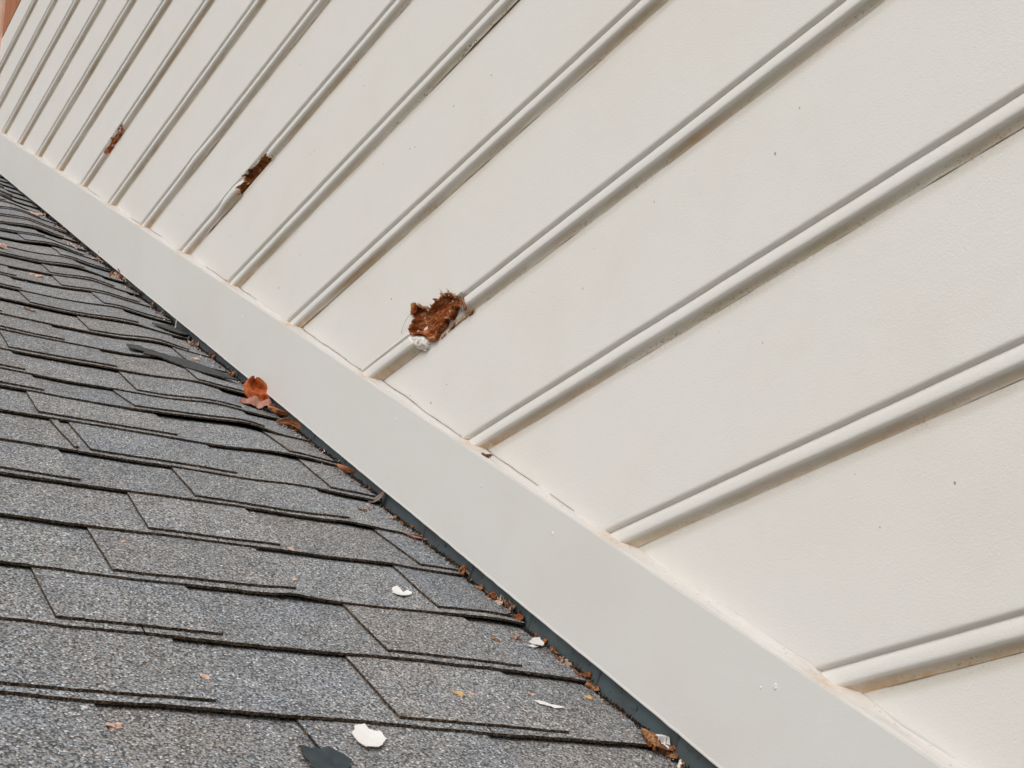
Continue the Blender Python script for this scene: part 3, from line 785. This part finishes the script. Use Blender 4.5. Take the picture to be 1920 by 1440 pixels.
# wood crumb on the roof
def crumb(u, v, L, Wd, H, ang, mat, name, label, cat, group=None, up=0.0, seed=0, parent=None, extra=None):
    r2 = random.Random(seed*77+int(u*997)+int(v*331))
    bm = bmesh.new(); bmesh.ops.create_icosphere(bm, subdivisions=2, radius=1)
    sd_ = r2.uniform(0, 90)
    for vt in bm.verts:
        p = vt.co.copy(); k = 1+0.75*fbm(p.x*2.3+sd_, p.y*2.3, p.z*2.3, 3)+r2.uniform(-0.16, 0.16)
        vt.co = Vector((p.x*L*k, p.y*Wd*k*(1+0.35*math.sin(p.x*4+sd_))+p.x*Wd*0.4, p.z*H*k*0.75+0.3*H*math.sin(p.x*3+sd_)))
    O = RF(u, v, surf(u, v)+H*0.55+up)
    ca, sa = math.cos(ang), math.sin(ang)
    ex = (YR*ca + UR*sa); ey = (-YR*sa + UR*ca)
    for vt in bm.verts: p = vt.co; vt.co = ex*p.x + ey*p.y + NR*p.z
    me = bpy.data.meshes.new(name); bm.to_mesh(me); bm.free(); me.materials.append(mat)
    o = bpy.data.objects.new(name, me); COL.objects.link(o); o.location = O
    if parent: o.parent = parent; o.location = O-Vector(parent.location)
    else: tag(o, label, cat, group)
    return o
G1 = 'wood crumbs along the flashing'
def tuft(u, v, r, n, mats, label, name='wood_fragment', cat='wood fragment', group=G1, tall=1.0, seed=0):
    """clump of torn wood fibres: an empty with its splinters"""
    r2 = random.Random(seed+int(u*1000)); O = RF(u, v, surf(u, v)); e = empty(name, O)
    for _ in range(n):
        a = r2.uniform(0, 6.28); rr = r*r2.random()
        p = YR*(math.cos(a)*rr) + UR*(math.sin(a)*rr) + NR*0.001
        dirv = (YR*r2.uniform(-1, 1)+UR*r2.uniform(-1, 1)+NR*r2.uniform(0.1, 1.1)*tall).normalized()
        splinter('splinter', e, p, p+dirv*r*r2.uniform(0.5, 1.3), r*r2.uniform(0.10, 0.3), r*0.08, r2.choice(mats), r2)
    return tag(e, label, cat, group)
# chunk of wood with white paint at the lowest course end
ch = empty('painted_wood_chunk', RF(5.544, 0.091, surf(5.544, 0.091)))
crumb(5.559, 0.091, 0.017, 0.012, 0.007, 0.3, M_BROWN, 'wood_core', None, None, parent=ch, seed=1)
crumb(5.518, 0.051, 0.013, 0.006, 0.005, 1.2, M_BROWN, 'wood_core', None, None, parent=ch, seed=4)
for j in range(7):
    a = rn.uniform(0, 6.28); p = YR*math.cos(a)*0.012+UR*math.sin(a)*0.010+NR*0.002
    splinter('splinter', ch, p, p*1.9+NR*rn.uniform(-0.001, 0.006), 0.0022, 0.0012, rn.choice([M_BROWN, M_ROT]), rn)
fk = chip('paint_flake', [(5.559, 0.126), (5.574, 0.075), (5.549, 0.050), (5.508, 0.050), (5.493, 0.077), (5.524, 0.091), (5.534, 0.131)], M_WHITE, None, None, 0.011, 0.0012, -0.003, rim=M_BROWN)
fk.parent = ch; fk.location = fk.location - ch.location
tag(ch, 'brown wood chunk with white paint at the end of the lowest course', 'wood fragment', G1)

tuft(6.226, 0.050, 0.009, 9, [M_BROWN, M_ROT], 'dark brown wood lump at the second-lowest course end beside the flashing', tall=0.6)
crumb(6.144, 0.050, 0.0085, 0.006, 0.0055, 0.9, M_BROWN, 'wood_crumb', 'light brown wood crumb just below the dark lump at second-lowest course end', 'wood fragment', G1)
tuft(6.880, 0.050, 0.012, 12, [M_BROWN, M_ROT, M_DARKCR], 'brown splintered clump at the third-lowest course end beside the flashing', tall=1.0)
tuft(7.538, 0.050, 0.011, 12, [M_BROWN, M_ROT, M_SPLINT], 'brown fibrous clump at the fourth-lowest course end beside the flashing', tall=0.9)
for u, v, L, Wd, H, an, mt, lb in (
    (7.317, 0.053, 0.0065, 0.005, 0.0035, 0.3, M_BROWN, 'round brown crumb between third and fourth course ends by the flashing'),
    (6.507, 0.050, 0.007, 0.005, 0.004, 0.8, M_BROWN, 'brown crumb beside the flashing just below the white crumpled chip'),
    (6.611, 0.382, 0.0045, 0.004, 0.002, 0.2, M_BROWN, 'orange-brown crumb left of the crumpled white chip'),
    (5.980, 1.017, 0.0058, 0.0045, 0.002, 0.1, M_TAN, 'yellowish tan round flake on the bluish lower shingle'),
    (5.984, 0.933, 0.0030, 0.003, 0.0012, 0.4, M_PINK, 'tiny pinkish crumb right of the yellowish round flake'),
    (5.716, 2.686, 0.007, 0.004, 0.003, -0.5, M_PINK, 'pink wood crumb on the lowest shingles at lower left'),
    (6.017, 0.169, 0.006, 0.003, 0.002, 0.3, M_TAN, 'pale tan crumb near the flashing above the painted wood chunk'),
    (8.496, 0.297, 0.0065, 0.004, 0.0025, -0.4, M_BROWN, 'orange crumb on the shingle left of the curled grey bark'),
    (15.923, 1.372, 0.014, 0.011, 0.008, 0.2, M_PINK, 'orange-pink pebble-like crumb at the far left edge of the roof'),
    (14.728, 1.218, 0.013, 0.007, 0.005, 0.2, M_PINK, 'pinkish crumb on the upper shingles near the left edge'),
    (12.874, 1.642, 0.011, 0.006, 0.003, 0.6, M_BROWN, 'brown splinter crumb on the upper left shingles'),
    (7.599, 1.200, 0.0045, 0.004, 0.002, 0.6, M_PINK, 'small orange crumb in the middle of the roof'),
    (7.178, 1.362, 0.0040, 0.003, 0.0015, 0.2, M_PINK, 'small pale crumb just below the small orange crumb mid roof'),
    (6.090, 2.214, 0.0045, 0.004, 0.002, 0.2, M_PINK, 'tiny pink crumb at the second-lowest butt edge left of centre'),
    (12.079, 0.323, 0.010, 0.004, 0.003, 0.1, M_PINK, 'pinkish wood flake right of the long dark sliver'),
    (19.566, 0.312, 0.02, 0.010, 0.006, 0.2, M_PINK, 'pink flake farthest up the roof beside the trim'),
    (6.027, 0.536, 0.0035, 0.002, 0.0015, 0.2, M_PINK, 'pale crumb at the lower butt edge above the white sliver'),
    (7.486, 2.191, 0.005, 0.0015, 0.001, -0.9, M_PINK, 'thin pale splinter on the shingle at left centre')):
    crumb(u, v, L, Wd, H, an, mt, 'wood_crumb', lb, 'wood fragment', G1 if v < 0.2 else 'wood crumbs scattered on the shingles')
for u, v, r, n, mts, lb in (
    (7.192, 0.050, 0.010, 12, [M_BROWN, M_SPLINT, M_ROT], 'bristly brown tuft leaning on the flashing above the third course end'),
    (7.092, 0.053, 0.009, 8, [M_BROWN, M_PINK], 'reddish crumbs with a pale splinter below the bristly tuft'),
    (6.992, 0.050, 0.011, 10, [M_SPLINT, M_BROWN], 'tan fibre tuft just above the third course end'),
    (6.648, 0.220, 0.009, 6, [M_PINK, M_BROWN], 'pale pink splinters left of the crumpled white chip'),
    (6.665, 0.050, 0.008, 7, [M_BROWN, M_ROT], 'brown tuft behind the crumpled white chip against the flashing'),
    (6.391, 0.081, 0.008, 8, [M_SPLINT, M_PINK, M_BROWN], 'tan splinter tuft on the shingle above the dark lump'),
    (8.416, 0.085, 0.007, 5, [M_BROWN, M_SPLINT], 'orange splinters on the shingle above the pink elongated leaf'),
    (8.308, 0.050, 0.008, 7, [M_BROWN, M_DARKCR], 'brown and black crumbs against flashing above the pink leaf'),
    (8.105, 0.050, 0.009, 8, [M_BROWN, M_SPLINT], 'brown splinters at the course end right of the pink leaf'),
    (10.355, 0.050, 0.009, 7, [M_BROWN, M_ROT], 'reddish crumbs against the flashing below the brown leaves'),
    (11.802, 0.050, 0.012, 6, [M_PINK, M_BROWN], 'pale knobbly flake at the course end above the orange leaf'),
    (12.889, 0.050, 0.016, 6, [M_PINK, M_BROWN], 'pink curled wood flake below the shingle scrap with the nail'),
    (12.440, 0.050, 0.012, 6, [M_BROWN, M_ROT], 'small reddish tuft at the course end below the pink curled flake'),
    (14.479, 0.050, 0.014, 7, [M_BROWN, M_SPLINT], 'brown splinter standing at the course end above the nail'),
    (15.782, 0.050, 0.030, 10, [M_PINK, M_BROWN, M_ROT], 'pink and dark red leaf crumbs far up the roof by the trim'),
    (14.048, 0.050, 0.012, 5, [M_BROWN, M_PINK], 'orange splinters just above the nail'),
    (16.877, 0.050, 0.022, 8, [M_BROWN, M_ROT], 'orange-brown crumbs high on the roof beside the dark gap'),
    (5.361, 0.094, 0.009, 8, [M_SPLINT, M_BROWN, M_WHITE], 'tan and white splinters at the bottom of the flashing')):
    tuft(u, v, r, n, mts, lb)
# upright nail
def nail():
    O = RF(13.40, 0.11, surf(13.40, 0.11)+0.002); bm = bmesh.new()
    bmesh.ops.create_cone(bm, cap_ends=True, segments=10, radius1=0.0019, radius2=0.0011, depth=0.024, matrix=Matrix.Translation((0, 0, 0.012)))
    me = bpy.data.meshes.new('roofing_nail'); bm.to_mesh(me); bm.free(); me.materials.append(M_NAIL)
    o = bpy.data.objects.new('roofing_nail', me); COL.objects.link(o); o.location = O; o.rotation_euler = (0.06, -0.18, 0)
    tag(o, 'upright pale nail standing in the torn shingle scrap', 'nail')
nail()
# leaves
def leaf(name, O, ex, ey, ez, L, Wd, curl, cup, mat, label, group='dead leaves against the flashing', seed=0, wavy=0.06):
    r2 = random.Random(seed); V, F = [], []; na, nb_ = 22, 14; sd_ = r2.uniform(0, 50)
    for a in range(na+1):
        t = a/na; w = Wd*(math.sin(math.pi*min(1, t*0.93+0.035))**0.62)*(1+0.10*n1(t*7, sd_))
        for b in range(nb_+1):
            s = b/nb_*2-1
            x = (t-0.5)*L; y = s*w*0.5*(1+0.05*n1(t*15, sd_+s)+0.16*n1(t*6, sd_+(7 if s > 0 else 3))); z = cup*(0.5*s*s+0.5*abs(s-0.15))*Wd + 0.05*Wd*fbm(t*7, s*6, sd_+9, 2) + curl*((t-0.4)**2)*L*2 + wavy*Wd*fbm(t*2.6, s*1.8, sd_, 2) - 0.02*Wd*math.exp(-(s/0.12)**2)
            V.append(ex*x + ey*y + ez*z)
    for a in range(na):
        for b in range(nb_): q = a*(nb_+1)+b; F.append((q, q+1, q+nb_+2, q+nb_+1))
    o = mesh_obj(name, V, F, [mat], None, None, True); o.location = O
    md = o.modifiers.new('thick', 'SOLIDIFY'); md.thickness = 0.0005
    # leaf stalk
    p0 = ex*(-0.5*L)+ez*(curl*0.32*L); st = splinter('leaf_stalk', o, p0, p0-ex*L*0.22+ez*L*0.05, 0.0009, 0.0007, mat, r2)
    return tag(o, label, 'leaf', group)
up = Vector((0, 0, 1))
e1 = (UR*0.66+NR*0.75).normalized(); side = (YR*0.90+UR*0.42).normalized()
leaf('dead_leaf', RF(10.98, 0.15, 0.016), e1, side, e1.cross(side), 0.054, 0.052, 0.14, 0.10, M_LEAF_O, 'bright orange curled leaf standing upright against the flashing', seed=2, wavy=0.22)
e2 = (YR*1.0+UR*0.25).normalized(); s2 = (UR*0.92-NR*0.12).normalized()
leaf('dead_leaf', RF(10.80, 0.19, surf(10.80, 0.19)+0.012), e2, s2, -e2.cross(s2), 0.064, 0.044, -0.16, -0.12, M_LEAF_P, 'pinkish-brown wavy leaf lying in front of the orange leaf', seed=5, wavy=0.35)
e3 = (YR*1.0+UR*0.5).normalized(); s3 = (NR*0.8-UR*0.6).normalized()
leaf('dead_leaf', RF(10.58, 0.085, surf(10.58, 0.085)+0.007), e3, s3, e3.cross(s3), 0.045, 0.020, 0.2, 0.25, M_LEAF_B, 'dark red-brown leaf scrap just below the orange leaf', seed=7, wavy=0.3)
e4 = (YR*0.7+UR*0.75).normalized(); s4 = (NR*0.75-UR*0.5+YR*0.3).normalized()
leaf('dead_leaf', RF(10.35, 0.085, surf(10.35, 0.085)+0.008), e4, s4, e4.cross(s4), 0.046, 0.022, -0.25, 0.2, M_LEAF_B, 'brown arched leaf lowest of the leaf pile beside the flashing', seed=9, wavy=0.25)
leaf('dead_leaf', RF(9.25, 0.08, surf(9.25, 0.08)+0.005), (YR*1.0+UR*0.55).normalized(), (NR*0.7-UR*0.5).normalized(), (YR*1.0+UR*0.55).normalized().cross((NR*0.7-UR*0.5).normalized()), 0.034, 0.014, 0.3, 0.3, M_LEAF_B, 'small reddish curled leaf alone at a course end by the flashing', seed=12)
e6 = (YR*0.8+UR*0.1+NR*0.15).normalized(); s6 = NR.cross(e6).normalized()
leaf('dead_leaf', RF(8.095, 0.111, surf(8.095, 0.111)+0.003), (YR*0.75+UR*0.45).normalized(), (UR*0.75-YR*0.45).normalized(), NR, 0.030, 0.009, 0.05, 0.15, M_LEAF_P, 'pale pink narrow leaf lying flat near the flashing', seed=14)
e7 = (-UR*0.35+NR*0.75-YR*0.55).normalized(); s7 = (UR*0.8+NR*0.3).normalized(); s7 = (s7-e7*s7.dot(e7)).normalized()
leaf('bark_curl', RF(8.70, 0.07, surf(8.70, 0.07)+0.011), e7, s7, e7.cross(s7), 0.034, 0.010, 0.35, 0.35, mat_leaf('grey_bark', (0.16, 0.09, 0.07), (0.32, 0.25, 0.22), (0.55, 0.5, 0.47)), 'pointed grey curl of bark leaning on the flashing', seed=16)
# pine needles
def needle(name, a, b, h, label):
    O = RF(a[0], a[1], surf(*a)+0.003); q = RF(b[0], b[1], surf(*b)+h)-O; mid = q*0.5+NR*0.006
    o = thread(name, None, [Vector((0, 0, 0)), mid, q], 0.0011, M_PINK); o.location = O
    tag(o, label, 'pine needle', 'pine needles high on the roof')
needle('pine_needle', (17.836, 0.286), (17.086, 0.275), 0.004, 'longer pink dry pine needle high on the roof')
needle('pine_needle', (17.758, 0.266), (17.273, 0.346), 0.004, 'shorter pink dry pine needle forking from the longer one')
needle('pine_needle', (16.767, 0.165), (16.657, 0.050), 0.005, 'pink dry pine needle pointing at the trim high on the roof')
# white fleck on the flashing
fO = Vector((7.11*S, 0.0225*S+0.003, 0)); fO.z = OR.z + 0.86003*7.11*S + 0.026
V = [Vector((0.006*math.cos(t)*0.45, 0.0006*math.sin(3*t), 0.006*math.sin(t))) for t in [2*math.pi*k/14 for k in range(14)]]; V += [v + Vector((0, 0.0007, 0)) for v in V]
o = mesh_obj('paint_fleck', V, [tuple(range(14)), tuple(27-k for k in range(14))]+[(k, (k+1) % 14, 14+(k+1) % 14, 14+k) for k in range(14)], [M_WHITE]); o.location = fO
tag(o, 'small pale oval paint fleck stuck on the upper flashing', 'paint chip', 'paint chips on the roof')

# uncountable grit: dark and brown crumbs packed along the flashing and sprinkled over the shingles
def grit(name, label, mats, pts):
    V, F, FM = [], [], []
    for (u, v, r, m, tall) in pts:
        O = RF(u, v, surf(u, v)); b = len(V)
        ax = [(YR*rn.uniform(-1, 1)+UR*rn.uniform(-1, 1)+NR*rn.uniform(-1, 1)).normalized() for _ in range(2)]
        a1 = ax[0]; a2 = a1.cross(ax[1]).normalized(); a3 = a1.cross(a2)
        L, w_, h_ = r*rn.uniform(0.8, 2.0)*tall, r*rn.uniform(0.4, 0.9), r*rn.uniform(0.3, 0.7)
        c = O + NR*(r*0.6)
        V += [c+a1*L, c-a1*L, c+a2*w_, c-a2*w_*rn.uniform(0.6, 1.2), c+a3*h_, c-a3*h_]
        for f in ((0, 2, 4), (2, 1, 4), (1, 3, 4), (3, 0, 4), (2, 0, 5), (1, 2, 5), (3, 1, 5), (0, 3, 5)):
            F.append(tuple(b+k for k in f)); FM.append(m)
    o = mesh_obj(name, V, F, mats, None, FM)
    return tag(o, label, 'grit', None, 'stuff')
pts = []
for _ in range(5200):
    u = 5.0 + 16*rn.random()**1.3; v = 0.022 + abs(rn.gauss(0, 0.022))
    pts.append((u, v, rn.uniform(0.0006, 0.0020)*(1+0.05*(u-5)), rn.choice([0]*9+[1]), rn.choice([1, 1, 1.6])))
for _ in range(420):
    u = 5.0 + 15*rn.random()**1.2; v = 0.03 + abs(rn.gauss(0, 0.09))
    pts.append((u, v, rn.uniform(0.0008, 0.0022)*(1+0.04*(u-5)), rn.choice([1, 1, 2, 3]), rn.choice([1, 1.5])))
for _ in range(330):
    u = 4.6 + 14*rn.random()**1.3; v = 3.2*rn.random()**1.6
    pts.append((u, v, rn.uniform(0.0006, 0.0016), rn.choice([1, 2, 2, 3]), 1.2))
grit('roof_grit', 'dark crumbs and wood dust packed along the flashing and shingles', [M_DARKCR, M_BROWN, M_PINK, M_WHITE], pts)
